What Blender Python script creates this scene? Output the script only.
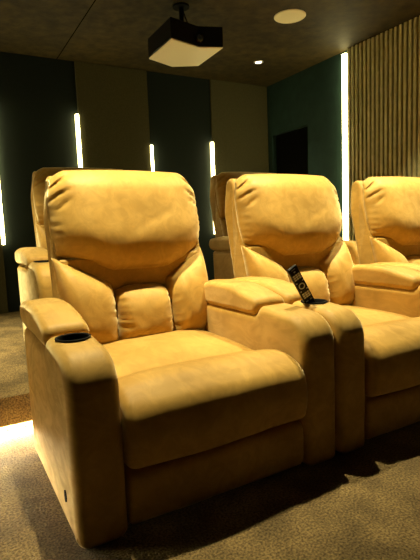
import bpy, bmesh, math, random
from mathutils import Vector, Matrix, noise
random.seed(7)
S = bpy.context.scene
C = S.collection
PI = math.pi
for o in list(bpy.data.objects): bpy.data.objects.remove(o)

# ------------------------------------------------------------------ camera
yaw, pit, rol, f = 0.5138, 0.1151, -0.0407, 471.3
F = Vector((math.sin(yaw)*math.cos(pit), math.cos(yaw)*math.cos(pit), -math.sin(pit)))
R = Vector((math.cos(yaw), -math.sin(yaw), 0)); U = R.cross(F)
R2 = R*math.cos(rol) + U*math.sin(rol); U2 = -R*math.sin(rol) + U*math.cos(rol)
cam = bpy.data.objects.new('camera', bpy.data.cameras.new('camera')); C.objects.link(cam)
M = Matrix((R2, U2, -F)).transposed().to_4x4(); M.translation = Vector((-0.2313, -1.1356, 0.8117))
cam.matrix_world = M
cam.data.sensor_fit = 'VERTICAL'; cam.data.sensor_height = 24; cam.data.lens = 24*f/560
cam.data.clip_start = 0.02
S.camera = cam
# ------------------------------------------------------------------ world, exposure
w = bpy.data.worlds.new('world'); S.world = w; w.use_nodes = True
w.node_tree.nodes['Background'].inputs[0].default_value = (0.35, 0.3, 0.2, 1)
w.node_tree.nodes['Background'].inputs[1].default_value = 0.0
S.view_settings.view_transform = 'Standard'; S.view_settings.look = 'None'
S.view_settings.exposure = 0.0; S.view_settings.gamma = 1
SPOT_W = 305.0; STRIP_E = 24.0; RISER_E = 1000.0; SPOT_COL = (1.0, 0.885, 0.50); LED_COL = (1.0, 0.86, 0.38)
CEIL = 2.26; YB = 3.10; XR = 2.95; XL = -1.7; YF = -3.2; RZ = 0.155; RY = 0.91
LAMPS = [(0.30, 0.64), (1.40, 0.64), (2.45, 0.64), (2.41, 2.49)]

# ------------------------------------------------------------------ materials
def mat(name, col, rough=0.6, metal=0.0, emit=0, ecol=None, sheen=0, spec=0.5):
    m = bpy.data.materials.new(name); m.use_nodes = True
    b = m.node_tree.nodes['Principled BSDF']
    b.inputs['Base Color'].default_value = (*col, 1); b.inputs['Roughness'].default_value = rough
    b.inputs['Metallic'].default_value = metal; b.inputs['Specular IOR Level'].default_value = spec
    if sheen: b.inputs['Sheen Weight'].default_value = sheen
    if emit:
        b.inputs['Emission Color'].default_value = (*(ecol or col), 1); b.inputs['Emission Strength'].default_value = emit
    return m
def textured(name, c1, c2, scale, rough=0.9, bump=0.2, bscale=None, dist=0.004, detail=4, sheen=0, lo=.35, hi=.65, spec=.3, third=None):
    m = mat(name, c1, rough, sheen=sheen, spec=spec); nt = m.node_tree; N = nt.nodes; L = nt.links
    b = N['Principled BSDF']
    tc = N.new('ShaderNodeTexCoord')
    n = N.new('ShaderNodeTexNoise'); n.inputs['Scale'].default_value = scale; n.inputs['Detail'].default_value = detail
    L.new(tc.outputs['Object'], n.inputs['Vector'])
    r = N.new('ShaderNodeValToRGB'); r.color_ramp.elements[0].position = lo; r.color_ramp.elements[1].position = hi
    r.color_ramp.elements[0].color = (*c1, 1); r.color_ramp.elements[1].color = (*c2, 1)
    L.new(n.outputs['Fac'], r.inputs[0])
    out = r.outputs[0]
    if third:   # a second, broad variation multiplied in
        n3 = N.new('ShaderNodeTexNoise'); n3.inputs['Scale'].default_value = third[0]; n3.inputs['Detail'].default_value = 3
        L.new(tc.outputs['Object'], n3.inputs['Vector'])
        mr = N.new('ShaderNodeMapRange'); mr.inputs[1].default_value = .35; mr.inputs[2].default_value = .65
        mr.inputs[3].default_value = third[1]; mr.inputs[4].default_value = third[2]
        L.new(n3.outputs['Fac'], mr.inputs[0])
        mx = N.new('ShaderNodeMix'); mx.data_type = 'RGBA'; mx.blend_type = 'MULTIPLY'; mx.inputs[0].default_value = 1
        L.new(out, mx.inputs[6]); L.new(mr.outputs[0], mx.inputs[7]); out = mx.outputs[2]
    L.new(out, b.inputs['Base Color'])
    if bump:
        n2 = N.new('ShaderNodeTexNoise'); n2.inputs['Scale'].default_value = bscale or scale; n2.inputs['Detail'].default_value = 3
        L.new(tc.outputs['Object'], n2.inputs['Vector'])
        bp = N.new('ShaderNodeBump'); bp.inputs['Strength'].default_value = bump; bp.inputs['Distance'].default_value = dist
        L.new(n2.outputs['Fac'], bp.inputs['Height']); L.new(bp.outputs[0], b.inputs['Normal'])
    return m
VELVET = textured('velvet', (0.43, 0.236, 0.038), (0.54, 0.318, 0.068), 7, 0.6, 0.12, 260, 0.002, 6, sheen=0.9, lo=.30, hi=.72, third=(3.0, .88, 1.06))
nt = VELVET.node_tree; N = nt.nodes; L = nt.links; b_ = N['Principled BSDF']
src = b_.inputs['Base Color'].links[0].from_socket
tc = N.new('ShaderNodeTexCoord'); n4 = N.new('ShaderNodeTexNoise'); n4.inputs['Scale'].default_value = 16; n4.inputs['Detail'].default_value = 8
n4.inputs['Roughness'].default_value = .62; n4.inputs['Distortion'].default_value = 1.6
mp = N.new('ShaderNodeMapping'); mp.inputs['Rotation'].default_value = (.4, .6, .5); mp.inputs['Scale'].default_value = (1, .45, 1)
L.new(tc.outputs['Object'], mp.inputs[0]); L.new(mp.outputs[0], n4.inputs['Vector'])
mr = N.new('ShaderNodeMapRange'); mr.inputs[1].default_value = .42; mr.inputs[2].default_value = .60; mr.inputs[3].default_value = .90; mr.inputs[4].default_value = 1.05
L.new(n4.outputs['Fac'], mr.inputs[0])
mx = N.new('ShaderNodeMix'); mx.data_type = 'RGBA'; mx.blend_type = 'MULTIPLY'; mx.inputs[0].default_value = 1
L.new(src, mx.inputs[6]); L.new(mr.outputs[0], mx.inputs[7]); L.new(mx.outputs[2], b_.inputs['Base Color'])
mr2 = N.new('ShaderNodeMapRange'); mr2.inputs[1].default_value = .40; mr2.inputs[2].default_value = .62; mr2.inputs[3].default_value = .5; mr2.inputs[4].default_value = 1.0
L.new(n4.outputs['Fac'], mr2.inputs[0]); L.new(mr2.outputs[0], b_.inputs['Sheen Weight'])
VELVET.node_tree.nodes['Principled BSDF'].inputs['Sheen Roughness'].default_value = .4
VELVET.node_tree.nodes['Principled BSDF'].inputs['Sheen Tint'].default_value = (1, .85, .5, 1)
CARPET = textured('carpet', (0.075, 0.046, 0.016), (0.27, 0.185, 0.075), 150, 0.95, 0.9, 170, 0.014, 8, third=(7, .62, 1.2), lo=.34, hi=.66)
CEILM = textured('ceiling_board', (0.022, 0.015, 0.003), (0.062, 0.043, 0.010), 14, 0.75, 0.35, 60, 0.004, 6, lo=.3, hi=.7, third=(2, .7, 1.1))
DARK = textured('dark_wall_fabric', (0.005, 0.010, 0.009), (0.008, 0.014, 0.012), 120, 0.9, 0.1, 300, 0.001)
TEAL = textured('teal_wall', (0.007, 0.024, 0.021), (0.010, 0.032, 0.027), 12, 0.8, 0.15, 200, 0.002)
OLIVE = textured('grey_olive_fabric', (0.056, 0.051, 0.023), (0.072, 0.066, 0.030), 90, 0.9, 0.12, 300, 0.001)
SLAT = textured('slat_wood', (0.42, 0.38, 0.19), (0.52, 0.47, 0.25), 20, 0.6, 0.1, 90, 0.001)
FELT = mat('black_felt', (0.004, 0.004, 0.003), 1.0, spec=0.0)
BLACK = mat('black_plastic', (0.005, 0.005, 0.006), 0.35, spec=.25)
MBLACK = mat('matt_black', (0.004, 0.004, 0.004), 0.7, spec=.1)
WHITE = mat('white_plastic', (0.92, 0.86, 0.66), 0.5)
KEYS = mat('pale_keys', (0.75, 0.75, 0.72), 0.5)
LENS = mat('lens_glass', (0.02, 0.03, 0.05), 0.05, spec=1.0)
LEDM = mat('led_strip_light', (1, .9, .6), 0.5, emit=STRIP_E, ecol=LED_COL)
RLED = mat('riser_led_light', (1, .9, .6), 0.5, emit=RISER_E, ecol=(1, .84, .5))
LAMPM = mat('lamp_disc', (1, .9, .7), 0.5, emit=5, ecol=(1, .85, .6))
ALU = mat('aluminium', (0.5, 0.48, 0.42), 0.35, 0.9)

# ------------------------------------------------------------------ helpers
def obj(name, bm, m, parent=None, smooth=True, off=(0, 0, 0)):
    if any(off): bmesh.ops.translate(bm, verts=bm.verts, vec=off)
    bmesh.ops.recalc_face_normals(bm, faces=bm.faces)
    me = bpy.data.meshes.new(name); bm.to_mesh(me); bm.free()
    o = bpy.data.objects.new(name, me); C.objects.link(o)
    for mm in (m if isinstance(m, (list, tuple)) else [m]): me.materials.append(mm)
    if smooth:
        for p in me.polygons: p.use_smooth = len(p.vertices) < 20
    if parent: o.parent = parent
    return o
def tag(o, label=None, cat=None, group=None, kind=None):
    if label: o['label'] = label
    if cat: o['category'] = cat
    if group: o['group'] = group
    if kind: o['kind'] = kind
    return o
def thing(name, label, cat, loc=(0, 0, 0), rz=0, group=None):
    o = bpy.data.objects.new(name, None); C.objects.link(o); o.location = loc; o.rotation_euler = (0, 0, rz)
    o.empty_display_size = .1
    return tag(o, label, cat, group)
def box(bm, x0, x1, y0, y1, z0, z1, bev=0, seg=2):
    r = bmesh.ops.create_cube(bm, size=1)
    vs = r['verts']
    for v in vs: v.co = Vector(((x0+x1)/2 + v.co.x*(x1-x0), (y0+y1)/2 + v.co.y*(y1-y0), (z0+z1)/2 + v.co.z*(z1-z0)))
    if bev:
        es = list({e for v in vs for e in v.link_edges})
        bmesh.ops.bevel(bm, geom=es, offset=bev, segments=seg, profile=.5, affect='EDGES')
def bx(*a, **k):
    bm = bmesh.new(); box(bm, *a, **k); return bm
def cyl(bm, c, r, z0, z1, n=32, r2=None):
    q = bmesh.ops.create_cone(bm, cap_ends=True, segments=n, radius1=r, radius2=r if r2 is None else r2, depth=z1-z0)
    bmesh.ops.translate(bm, verts=q['verts'], vec=(c[0], c[1], (z0+z1)/2)); return q['verts']
def lathe(bm, prof, n=32, c=(0, 0, 0)):
    rings = []
    for r, z in prof:
        rings.append([bm.verts.new((c[0]+r*math.cos(2*PI*k/n), c[1]+r*math.sin(2*PI*k/n), c[2]+z)) for k in range(n)])
    for a, b in zip(rings, rings[1:]):
        for k in range(n): bm.faces.new((a[k], a[(k+1) % n], b[(k+1) % n], b[k]))
    return rings
def arc(cx, cy, r, a0, a1, n=6, ry=None):
    ry = r if ry is None else ry
    return [(cx + r*math.cos(math.radians(a0+(a1-a0)*i/n)), cy + ry*math.sin(math.radians(a0+(a1-a0)*i/n))) for i in range(n+1)]
def resample(poly, step):
    out = []
    n = len(poly)
    for i in range(n):
        a = Vector(poly[i]); b = Vector(poly[(i+1) % n]); d = (b-a).length
        k = max(1, int(d/step))
        for j in range(k): out.append(a + (b-a)*j/k)
    return out
def smooth_poly(P, it=2):
    for _ in range(it):
        n = len(P); P = [P[i]*.5 + (P[i-1] + P[(i+1) % n])*.25 for i in range(n)]
    return P
def loft_x(poly, x0, x1, rad, na=5, nx=1, step=.02, crown=None, disp=None, sm=2, capin=None):
    """a cushion: closed profile in (y, z) run from x0 to x1, its ends rounded off with radius rad"""
    P = smooth_poly(resample(poly, step), sm); n = len(P)
    # outward normals of a counter-clockwise-or-not polygon
    area = sum(P[i].x*P[(i+1) % n].y - P[(i+1) % n].x*P[i].y for i in range(n))
    sg = 1 if area > 0 else -1
    NR = []
    for i in range(n):
        t = (P[(i+1) % n] - P[i-1]).normalized(); NR.append(Vector((t.y, -t.x))*sg)
    xs = []
    for i in range(na+1):
        a = PI/2*i/na; xs.append((x0 + rad*(1-math.cos(a)), rad*(1-math.sin(a))))
    mid = [(x0+rad + (x1-x0-2*rad)*k/(nx+1), 0) for k in range(1, nx+1)]
    right = [(x0+x1-x, ins) for x, ins in reversed(xs)]
    bm = bmesh.new(); rings = []
    for x, ins in xs + mid + right:
        ring = []
        u = (x-x0)/(x1-x0)*2-1
        for p, nr in zip(P, NR):
            q = p - nr*ins
            if crown: q = q + crown(u, p)
            co = Vector((x, q.x, q.y))
            if disp: co += disp(co, Vector((0, nr.x, nr.y)), u)
            ring.append(bm.verts.new(co))
        rings.append(ring)
    for a, b in zip(rings, rings[1:]):
        for k in range(n): bm.faces.new((a[k], a[(k+1) % n], b[(k+1) % n], b[k]))
    bm.faces.new(rings[0]); bm.faces.new(list(reversed(rings[-1])))
    return bm
def pillow(nu, nv, pos, front, back):
    """pos(u,v)->(x,z) and y offset; front/back depth; stitched at the rim"""
    bm = bmesh.new(); G = []
    for side, fn in ((0, front), (1, back)):
        g = []
        for j in range(nv+1):
            row = []
            for i in range(nu+1):
                u = -math.cos(PI*i/nu); v = (1-math.cos(PI*j/nv))/2
                # blend cosine spacing with even spacing
                u = .6*u + .4*(-1+2*i/nu); v = .6*v + .4*(j/nv)
                if side and (i in (0, nu) or j in (0, nv)): row.append(G[0][j][i]); continue
                x, y, z = pos(u, v); y += fn(u, v) if not (i in (0, nu) or j in (0, nv)) else 0
                row.append(bm.verts.new((x, y, z)))
            g.append(row)
        G.append(g)
    for s, g in enumerate(G):
        for j in range(nv):
            for i in range(nu):
                q = (g[j][i], g[j][i+1], g[j+1][i+1], g[j+1][i])
                bm.faces.new(q if s == 0 else tuple(reversed(q)))
    return bm
def interp(xs, ys, x):
    if x <= xs[0]: return ys[0]
    for a, b, p, q in zip(xs, xs[1:], ys, ys[1:]):
        if x <= b:
            t = (x-a)/(b-a); return p + (q-p)*t
    return ys[-1]
def sstep(a, b, x):
    t = min(1, max(0, (x-a)/(b-a))); return t*t*(3-2*t)

# ------------------------------------------------------------------ room shell
def struct(name, bm, m): return tag(obj(name, bm, m, smooth=False), kind='structure')
struct('floor', bx(XL-.1, XR+.1, YF-.1, YB+.1, -.12, 0), CARPET)
struct('ceiling', bx(XL-.1, XR+.1, YF-.1, YB+.1, CEIL, CEIL+.1), CEILM)
struct('wall_back', bx(XL-.1, XR+.1, YB, YB+.1, 0, CEIL), DARK)
struct('wall_left', bx(XL-.1, XL, YF, YB, 0, CEIL), DARK)
struct('wall_front', bx(XL-.1, XR+.1, YF-.1, YF, 0, CEIL), DARK)
bm = bmesh.new()      # right wall with a doorway y 2.46..2.90, z up to 1.72
box(bm, XR, XR+.1, YF, 2.46, 0, CEIL); box(bm, XR, XR+.1, 3.02, YB, 0, CEIL); box(bm, XR, XR+.1, 2.46, 3.02, 1.74, CEIL)
struct('wall_right', bm, TEAL)
struct('door_1', bx(XR+.055, XR+.095, 2.46, 3.02, RZ, 1.74), FELT)
# riser for the back row
struct('trim_1', bx(XL, XR, RY, YB, 0, RZ-.05), CARPET).name = 'floor_riser'
bm = bx(XL, XR, RY-.03, YB, RZ-.05, RZ); box(bm, XL, XR, RY-.03, RY-.012, .036, RZ-.05)
tag(obj('carpeted_platform_edge', bm, CARPET, smooth=False), kind='structure').name = 'floor_platform'
o = obj('led_strip', bx(XL+.05, XR-.05, RY-.011, RY-.001, .030, .046), RLED, smooth=False)
tag(o, 'warm light strip tucked under the carpeted platform edge', 'light strip')
# seams of the ceiling boards
bm = bmesh.new()
for x in (-.45, .76): box(bm, x-.003, x+.003, YF, YB, CEIL-.002, CEIL+.001)
for y in (-2.2,): box(bm, XL, XR, y-.003, y+.003, CEIL-.002, CEIL+.001)
tag(obj('trim_2', bm, FELT, smooth=False), kind='structure')

# wall panels in grey-olive fabric between the dark ones
for x0, x1, lab in ((-1.15, -.47, None), (-.47+.0, .205, None), (.905, 1.565, None), (2.245, 2.93, None)):
    pass
for x0, x1, lab in ((-.47, .205, 'grey-olive fabric wall panel left of the leftmost light strip'),
                    (.905, 1.565, 'tall grey-olive fabric wall panel behind the nearest headrest'),
                    (2.245, XR-.01, 'grey-olive fabric wall panel in the right corner behind the middle seat')):
    tag(obj('wall_panel', bx(x0, x1, YB-.02, YB-.001, RZ, CEIL-.002, bev=.004), OLIVE, smooth=False), lab, 'wall panel', 'olive fabric panels on the back wall')
# LED strips on the back wall
STR = [(.215, 1.86, 'leftmost vertical light strip, at the very left edge of the picture'),
       (.895, 1.82, 'tall vertical light strip above the left side of the nearest headrest'),
       (1.575, 1.59, 'short vertical light strip behind the middle of the nearest headrest'),
       (2.240, 1.65, 'vertical light strip above the back row chair seen between the front headrests')]
for x, zt, lab in STR:
    t = thing('wall_light_strip', lab, 'light strip', (x, YB-.021 if 0 else YB, .72), 0, 'vertical light strips on the back wall')
    obj('channel', bx(-.019, .019, -.004, -.0005, 0, zt-.72), ALU, t, smooth=False)
    obj('diffuser', bx(-.0125, .0125, -.030, -.0042, .004, zt-.724, bev=.006), LEDM, t, smooth=False)
for yy, lab in ((.9, 'added unseen fill light strip on the left wall beside the front row'), (1.945, 'added unseen fill light strip on the left wall beside the back row')):  # invented strips out of view, added to light the outer arm side
    t = thing('wall_light_strip', lab, 'light strip', (XL, yy, 0.20))
    obj('channel', bx(.0005, .03, -.022, .022, 0, 2.04), ALU, t, smooth=False)
    obj('diffuser', bx(.0302, .038, -.020, .020, .004, 2.036, bev=.002), LEDM, t, smooth=False)
# right wall: tall strip and slat panel
t = thing('wall_light_strip', 'tallest light strip, running up to the ceiling beside the slatted panel', 'light strip', (XR, 1.945, 0.05))
obj('channel', bx(-.006, -.0005, -.024, .024, 0, 2.18), ALU, t, smooth=False)
obj('diffuser', bx(-.042, -.0062, -.022, .022, .004, 2.176, bev=.006), LEDM, t, smooth=False)
t = thing('slat_panel', 'pale vertical wood slat panel covering the right wall beside the tall strip', 'slat panel', (XR, 0, 0))
obj('backing', bx(-.012, -.0005, YF+.3, 1.915, 0.001, CEIL-.002), FELT, t, smooth=False)
bm = bmesh.new(); y = 1.912
while y > YF+.33:
    box(bm, -.034, -.0125, y-.027, y, 0.003, CEIL-.004, bev=.002, seg=1); y -= .0435
obj('slats', bm, SLAT, t, smooth=False)

# ------------------------------------------------------------------ ceiling fittings
def downlight(x, y, lab, power=1.0, cone=82, soft=1.0):
    t = thing('ceiling_downlight', lab, 'downlight', (x, y, CEIL), 0, 'recessed ceiling downlights')
    bm = bmesh.new(); lathe(bm, [(.030, 0), (.030, -.004), (.045, -.006), (.048, 0)])
    obj('ring', bm, ALU, t)
    bm = bmesh.new(); cyl(bm, (0, 0), .029, -.004, -.001)
    obj('lens', bm, LAMPM, t, smooth=False)
    l = bpy.data.lights.new('downlight_beam', 'SPOT'); l.energy = SPOT_W*power
    l.color = SPOT_COL; l.spot_size = math.radians(cone); l.spot_blend = soft
    l.shadow_soft_size = .018
    lo = bpy.data.objects.new('downlight_beam', l); C.objects.link(lo); lo.location = (x, y, CEIL-.03)
downlight(*LAMPS[0], 'recessed downlight above the nearest recliner')
downlight(*LAMPS[1], 'recessed downlight above the middle recliner of the front row')
downlight(*LAMPS[2], 'recessed downlight above the far recliner of the front row')
downlight(*LAMPS[3], 'tiny bright recessed downlight in the far corner of the ceiling', .12)
downlight(-.30, 2.0, 'added unseen fill downlight over the platform left of the back row', 1.7, 60)  # extra lamp outside the frame, put in to brighten the platform carpet
bm = bmesh.new()
lathe(bm, [(.112, 0), (.112, -.004), (.108, -.007), (.100, -.008), (.098, -.006), (.096, -.006), (.06, -.0075), (.0005, -.008)], 48)
t = tag(obj('ceiling_speaker', bm, WHITE), 'round flush cream speaker grille in the ceiling right of the projector', 'speaker')
t.location = (2.06, 1.62, CEIL)

# ------------------------------------------------------------------ projector
t = thing('projector', 'black and cream ceiling projector hanging on a short pole', 'projector', (1.29, 1.78, 1.95))
def prism(pts, z0, z1, bev=.006):
    bm = bmesh.new(); a = [bm.verts.new((x, y, z0)) for x, y in pts]; b = [bm.verts.new((x, y, z1)) for x, y in pts]
    n = len(pts); bm.faces.new(a); bm.faces.new(b)
    for k in range(n): bm.faces.new((a[k], a[(k+1) % n], b[(k+1) % n], b[k]))
    bmesh.ops.recalc_face_normals(bm, faces=bm.faces)
    if bev: bmesh.ops.bevel(bm, geom=list(bm.edges), offset=bev, segments=2, profile=.5, affect='EDGES')
    return bm
PTS = [(-.188, .170), (-.192, -.205), (.027, -.150), (.180, -.205), (.195, .165), (.027, .255)]
obj('housing', prism(PTS, .004, .128), BLACK, t, smooth=False)
obj('bottom_plate', prism([(x*.985, y*.985) for x, y in PTS], -.004, .0035, .002), WHITE, t, smooth=False)
bm = bmesh.new(); vs = cyl(bm, (0, 0), .034, 0, .02, 32)
bmesh.ops.rotate(bm, verts=vs, cent=(0, 0, 0), matrix=Matrix.Rotation(PI/2, 3, 'X')); bmesh.ops.translate(bm, verts=vs, vec=(.03, -.148, .052))
ln = obj('lens_ring', bm, MBLACK, t)
bm = bmesh.new(); bmesh.ops.create_uvsphere(bm, u_segments=24, v_segments=12, radius=.024)
for v in bm.verts: v.co.y *= .35
obj('lens', bm, LENS, ln, off=(.03, -.168, .052))
bm = bmesh.new(); cyl(bm, (.0, .02), .016, .098, CEIL-1.95-.008)
obj('pole', bm, MBLACK, t)
bm = bmesh.new(); cyl(bm, (.0, .02), .055, CEIL-1.95-.012, CEIL-1.95)
obj('ceiling_plate', bm, MBLACK, t)
bm = bmesh.new(); box(bm, -.07, .07, -.05, .09, .127, .135, bev=.003)
for sx in (-1, 1): box(bm, sx*.06-.006, sx*.06+.006, .0, .04, .13, .155)
obj('mount_bracket', bm, MBLACK, t, smooth=False)
# cable drooping from the pole to the housing
def tube(pts, r, n=8):
    bm = bmesh.new(); rings = []
    P = [Vector(p) for p in pts]
    for i, p in enumerate(P):
        d = (P[min(i+1, len(P)-1)] - P[max(i-1, 0)]).normalized(); a = d.orthogonal().normalized(); b = d.cross(a)
        rings.append([bm.verts.new(p + r*(a*math.cos(2*PI*k/n) + b*math.sin(2*PI*k/n))) for k in range(n)])
    for a, b in zip(rings, rings[1:]):
        for k in range(n): bm.faces.new((a[k], a[(k+1) % n], b[(k+1) % n], b[k]))
    bm.faces.new(rings[0]); bm.faces.new(rings[-1]); return bm
obj('cable', tube([(.018, .03, .29), (.03, .02, .24), (.042, 0, .18), (.06, -.01, .14), (.09, .01, .135), (.10, .04, .126)], .004), MBLACK, t)

# ------------------------------------------------------------------ the recliner
W = .892; SEAT0, SEAT1 = .138, .748
OFF = (-W/2, -.40, 0)
def nz(co, s, seed=0): return noise.noise(Vector((co[0]*s+seed, co[1]*s+seed*1.7, co[2]*s)))
def arm_body(x0, x1, cupx=None):
    poly = [(0.0, 0.0), (0.0, .36)] + [(0, .375)] + arc(.105, .400, .105, 180, 98, 9) + [(.20, .511), (.256, .512), (.266, .506), (.274, .480), (.67, .480), (.69, .47), (.685, .3), (.66, .0)]
    bm = loft_x(poly, x0, x1, .032, na=7, nx=2, step=.016, sm=1,
                disp=lambda c, n, u: n*(.0025*nz(c, 9, x0*5)) + Vector((0, 0, 0)))
    o = obj('arm', bm, VELVET)
    if cupx is None:
        o.data.transform(Matrix.Translation(OFF)); return o
    # bore the cup well
    b2 = bmesh.new(); cyl(b2, (cupx, .198), .0445, .43, .60, 40)
    cutter = obj('cup_bore', b2, MBLACK)
    md = o.modifiers.new('b', 'BOOLEAN'); md.object = cutter; md.operation = 'DIFFERENCE'; md.solver = 'EXACT'
    dg = bpy.context.evaluated_depsgraph_get(); dg.update()
    me = bpy.data.meshes.new_from_object(o.evaluated_get(dg))
    o.modifiers.clear(); o.data = me
    me.materials.clear(); me.materials.append(VELVET)
    for p in me.polygons:     # the two flat cheeks of the arm stay flat, the rest is smooth
        p.use_smooth = not (abs(p.normal.x) > .999 and p.area > .002) and len(p.vertices) < 60
    me.polygons.foreach_set('material_index', [0]*len(me.polygons))
    bpy.data.objects.remove(cutter)
    me.transform(Matrix.Translation(OFF))
    return o
def arm_pad(x0, x1):
    poly = arc(.300, .504, .032, 100, 255, 11, .032) + [(.40, .474), (.62, .474)] + arc(.700, .520, .036, -90, 90, 8, .042) + [(.60, .570), (.47, .570), (.38, .556)]
    def d(c, n, u):
        g = max(0, math.sin(c.y*150+u*2))*.0012*sstep(.6, 1, abs(u))
        return n*(.004*nz(c, 11, x0*3+2) - g)
    return loft_x(poly, x0-.0005, x1+.0005, .022, na=7, nx=3, step=.016, crown=lambda u, p: Vector((0, .006*(1-u*u)) if p.y > .5 else (0, 0)), disp=d, sm=1)
def make_arm(root, side):
    x0, x1 = (0, SEAT0) if side == 0 else (SEAT1, W)
    cupx = (x0+x1)/2 if side == 0 else None
    a = arm_body(x0, x1, cupx); a.parent = root
    obj('armrest_pad', arm_pad(x0, x1), VELVET, a, off=OFF)
    if side: return a
    bm = bmesh.new()
    lathe(bm, [(.0005, -.076), (.042, -.076), (.0435, -.06), (.0435, .0005), (.0445, .0015), (.049, .0018), (.050, .0008), (.050, -.002), (.0445, -.003), (.0440, -.06), (.0440, -.078), (.0005, -.078)], 40)
    # tilt with the console's top
    obj('cup_holder', bm, MBLACK, a, off=(cupx+OFF[0], .198+OFF[1], .5135))
    return a
def seat_bm():
    top = [(0.0, .36)]
    poly = [(-.012, .175), (-.026, .22), (-.030, .28), (-.018, .330), (.015, .362), (.06, .380), (.11, .382), (.16, .374), (.21, .356), (.24, .350), (.28, .353), (.36, .358), (.48, .360), (.60, .360), (.68, .355), (.70, .32), (.70, .20), (.30, .175), (.05, .168)]
    def crown(u, p):
        k = (1-abs(u)**2.4)
        z = .017*k if p.y > .30 else 0
        return Vector((-.012*k if p.x < .05 and .19 < p.y < .36 else 0, z*(.55+.45*sstep(-.03, .1, p.x))))
    def d(c, n, u):
        e = sstep(.72, 1, abs(u))
        puck = -.0018*e*(.5+.5*math.sin(c.z*190+1.2*math.sin(c.y*40)))*(1 if c.y < .06 else .35)
        # soft diagonal creases near the seam of the nose
        cr = -.003*math.exp(-((c.y-.235-.05*u*u)/.018)**2)*sstep(.1, .9, u+.2)
        cr += -.0015*math.exp(-((c.y-.20-.14*(u-.3))/.010)**2)*math.exp(-((u-.45)/.3)**2)
        return n*(puck + .005*nz(c, 4, 3) + .0012*nz(c, 14, 9)) + Vector((0, 0, cr if c.z > .3 else 0))
    return loft_x(poly, SEAT0+.003, SEAT1-.003, .026, na=6, nx=26, step=.013, crown=crown, disp=d, sm=2)
def footrest_bm():
    poly = [(0.012, 0.012), (.004, .03), (.002, .14), (.010, .162), (.05, .166), (.30, .166), (.30, .012)]
    return loft_x(poly, SEAT0+.004, SEAT1-.004, .014, na=4, nx=10, step=.02, disp=lambda c, n, u: n*(.003*nz(c, 6, 5)), sm=1)
def lean(z): return .095*sstep(.30, 1.05, z) + .05*(z-.34)
def headrest_bm():
    xl, xr = .150, .825; xm = (xl+xr)/2; hw = (xr-xl)/2
    def zb(u): return interp([-1, -.62, -.34, .40, .70, 1], [.715, .680, .638, .636, .674, .740], u)
    def pos(u, v):
        zt = 1.068 - .010*u*u - .036*max(0, abs(u)-.80)**1.5/.09
        z0 = zb(u)
        z = z0 + (zt-z0)*v
        # width: rounded top corners, a little waisted at the bottom
        k = 1 - .062*sstep(.60, 1, v)**2 - .03*sstep(.35, 0, v)
        x = xm + hw*u*k
        y = .735 + lean(z) + .015*sstep(.8, 1, v)
        return (x, y, z)
    def front(u, v):
        a = max(0, 1-abs(u)**3.2)**.52; b = max(0, 1-abs(2*(v-.46)/1.0 if v > .46 else 2*(.46-v)/.92)**2.6)**.55
        b = max(0, (1-((v-.42)/.58)**4.0) if v > .42 else (1-((.42-v)/.42)**2.6))**.5
        d = .112*a*b + .016*a*b*math.exp(-((v-.34)/.28)**2)
        # gathers: short pleats raking in from the upper corners and the side seams
        au = abs(u)
        e = sstep(.70, .93, au)*(1-.6*sstep(.95, 1, au))
        n1 = noise.noise(Vector((v*6, u*2, 5)))
        top = sstep(.45, .75, v)
        d -= .019*e*top*max(0, math.sin(v*40 + (au-.7)*18 + 3*n1))**2.2
        d -= .005*sstep(.86, .96, au)*(1-top)*max(0, math.sin(v*62+u*4+2*n1))
        t = sstep(.84, .97, v)
        d -= .0025*t*max(0, math.sin(u*46+2*math.sin(u*9)))*sstep(.45, .85, au)
        d += .004*noise.noise(Vector((u*1.6, v*1.6, 4.2))) + .002*noise.noise(Vector((u*4+v*3, v*5-u*2, 1.1)))*a
        # long diagonal crease
        q = (v-.45) - .35*(u-.1); d -= .003*math.exp(-(q/.05)**2)*math.exp(-((u-.2)/.35)**2)
        return -d
    return pillow(64, 48, pos, front, lambda u, v: .03*max(0, 1-u**4)*max(0, 1-(2*v-1)**4))
def lumbar_bm(kind):
    # outline corners (x, z): bl, br, tr, tl
    if kind == 0: q = [(.158, .345), (.367, .333), (.370, .590), (.142, .712)]; dp = .110
    elif kind == 1: q = [(.366, .333), (.612, .333), (.608, .568), (.371, .568)]; dp = .104
    else: q = [(.611, .333), (.800, .345), (.812, .722), (.608, .590)]; dp = .110
    seams = (kind != 0, kind != 2)   # seam on the left / right edge
    def pos(u, v):
        a = (u+1)/2
        x = (1-v)*((1-a)*q[0][0] + a*q[1][0]) + v*((1-a)*q[3][0] + a*q[2][0])
        z = (1-v)*((1-a)*q[0][1] + a*q[1][1]) + v*((1-a)*q[3][1] + a*q[2][1])
        if kind == 1: z += .010*sstep(.7, 1, v)*(1-u*u) - .014*sstep(.8, 1, v)*abs(u)**4
        return (x, .726 + lean(z), z)
    def front(u, v):
        pu, pe = (4.2, .42) if kind == 1 else (3.2, .5)
        a = max(0, 1-abs(u)**pu)**pe; b = max(0, (1-((v-.45)/.55)**3.2) if v > .45 else (1-((.45-v)/.45)**3.0))**.5
        d = dp*a*b
        for s, on in ((-1, seams[0]), (1, seams[1])):
            if on:
                e = sstep(.45, 1.0, s*u)*(1-sstep(.9, 1, s*u)*.5)
                d -= .009*e*max(0, math.sin(v*46+3*math.sin(v*9+kind)))
        d += .005*noise.noise(Vector((u*1.5+kind*4, v*2, 7)))*a + .0025*noise.noise(Vector((u*5+kind, v*5, 2)))*a*b
        return -d
    return pillow(30, 34, pos, front, lambda u, v: .02*(1-u**4)*max(0, 1-(2*v-1)**4))
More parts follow.
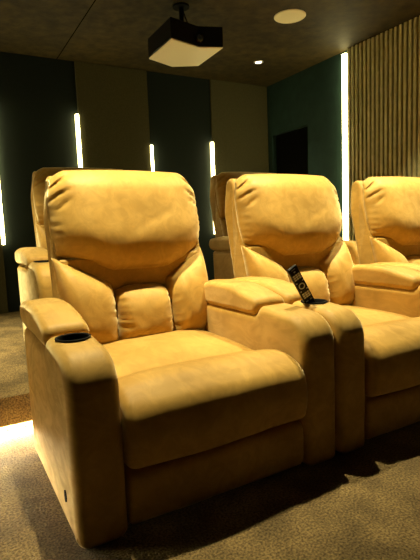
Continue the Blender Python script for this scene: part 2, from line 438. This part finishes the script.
def back_shell_bm():
    # a rounded slab behind the cushions, following the same lean
    bm = bmesh.new()
    poly = [(.705, .10), (.705, .30), (.722+lean(.6), .60), (.735+lean(.85), .85), (.76+lean(1.0), 1.0), (.785+lean(1.0), 1.047), (.82+lean(1.0), 1.049), (.855+lean(1.0), 1.02), (.86+lean(.85), .85), (.86+lean(.5), .5), (.83, .10)]
    def d(c, n, u):
        k = sstep(.86, 1.03, c.z)
        return Vector((-(c.x-.487)*.065*k, 0, 0)) + n*.002*nz(c, 8, 1)
    return loft_x(poly, .152, .822, .022, na=5, nx=8, step=.022, sm=1, disp=d)
def make_recliner():
    r = thing('recliner_chair', 'x', 'recliner chair')
    box_bm = bx(SEAT0+.002, SEAT1-.002, .31, .72, .02, .165)
    obj('base_frame', box_bm, FELT, r, smooth=False, off=OFF)
    obj('footrest_panel', footrest_bm(), VELVET, r, off=OFF)
    obj('seat', seat_bm(), VELVET, r, off=OFF)
    a = make_arm(r, 0); make_arm(r, 1)
    bm = bmesh.new(); vs = cyl(bm, (0, 0), .017, -.003, .003, 28)
    for v in bm.verts: v.co.y *= .62
    bmesh.ops.rotate(bm, verts=bm.verts, cent=(0, 0, 0), matrix=Matrix.Rotation(PI/2, 3, 'Y'))
    bmesh.ops.rotate(bm, verts=bm.verts, cent=(0, 0, 0), matrix=Matrix.Rotation(0, 3, 'X'))
    b = obj('power_socket', bm, MBLACK, a, off=(0+OFF[0], .116+OFF[1], .10)); b['label'] = 'small black oval socket'
    bb = obj('back_shell', back_shell_bm(), VELVET, r, off=OFF)
    obj('headrest', headrest_bm(), VELVET, r, off=OFF)
    for k in range(3): obj('lumbar_cushion', lumbar_bm(k), VELVET, r, off=OFF)
    # upholstered strip between headrest and the centre cushion, sunk in
    obj('back_web', bx(.165, .800, .760, .800, .34, .70, bev=.01), VELVET, r, off=OFF)
    return r
def copy_tree(o, parent=None):
    c = o.copy(); C.objects.link(c); c.parent = parent
    for ch in [q for q in o.children]: copy_tree(ch, c)
    return c
proto = make_recliner()
GROUP = 'mustard velvet recliners'
PL = [(0, 0, 0, 'nearest mustard velvet recliner, front row, with an empty cup holder in its left arm'),
      (W+.006, 0, 0, 'middle mustard velvet recliner of the front row, with the remote in its arm'),
      (2*(W+.006), 0, 0, 'mustard velvet recliner cut off by the right edge of the picture'),
      (.140, 1.13, RZ, 'mustard velvet recliner on the platform, mostly hidden behind the nearest one'),
      (1.47, 1.15, RZ, 'mustard velvet recliner on the platform, seen in the gap between the two front headrests')]
chairs = []
for i, (x, y, z, lab) in enumerate(PL):
    o = proto if i == 0 else copy_tree(proto)
    o.location = (x - OFF[0], y - OFF[1], z)
    tag(o, lab, 'recliner chair', GROUP); chairs.append(o)

# ------------------------------------------------------------------ remote control leaning in the cup holder
t = thing('remote_control', 'slim black remote with pale buttons standing in the cup holder', 'remote control', (.992, .200, .440))
L_ = .255
obj('body', bx(-.020, .020, -.007, .007, 0, L_, bev=.004, seg=3), BLACK, t)
def key(x, z, w_, h_, m=KEYS, n='button'):
    obj(n, bx(x-w_/2, x+w_/2, -.0088, -.0066, z-h_/2, z+h_/2, bev=.0008, seg=1), m, t, smooth=False)
for r_ in range(3):
    for c_ in (-1, 0, 1): key(c_*.0105, L_-.034-r_*.0085, .0088, .0062)
key(0, L_-.020, .0075, .0045)
bm = bmesh.new(); 
rg = lathe(bm, [(.0125, 0), (.0125, .002), (.009, .002), (.009, 0)], 28)
for v in bm.verts: v.co = Vector((v.co.x, -.0068-v.co.z, v.co.y + L_-.085))
obj('dial_ring', bm, KEYS, t)
for sx in (-1, 1): key(sx*.0135, L_-.066, .005, .004); key(sx*.0135, L_-.104, .005, .004)
for r_ in range(3):
    for c_ in (-1, 0, 1): key(c_*.0105, L_-.118-r_*.0085, .0088, .0062)
for c_ in (-1, 1): key(c_*.009, L_-.152, .010, .0045)
for k in range(4): key(-.007+k*.0042, L_-.009, .0026, .003, KEYS, 'brand_mark')
d = Vector((-.56, -.06, .83)).normalized()
Z = d; Y = Vector((.30, .93, 0)); Y = (Y - Z*Y.dot(Z)).normalized(); X = Y.cross(Z)
t.rotation_euler = Matrix((X, Y, Z)).transposed().to_euler()
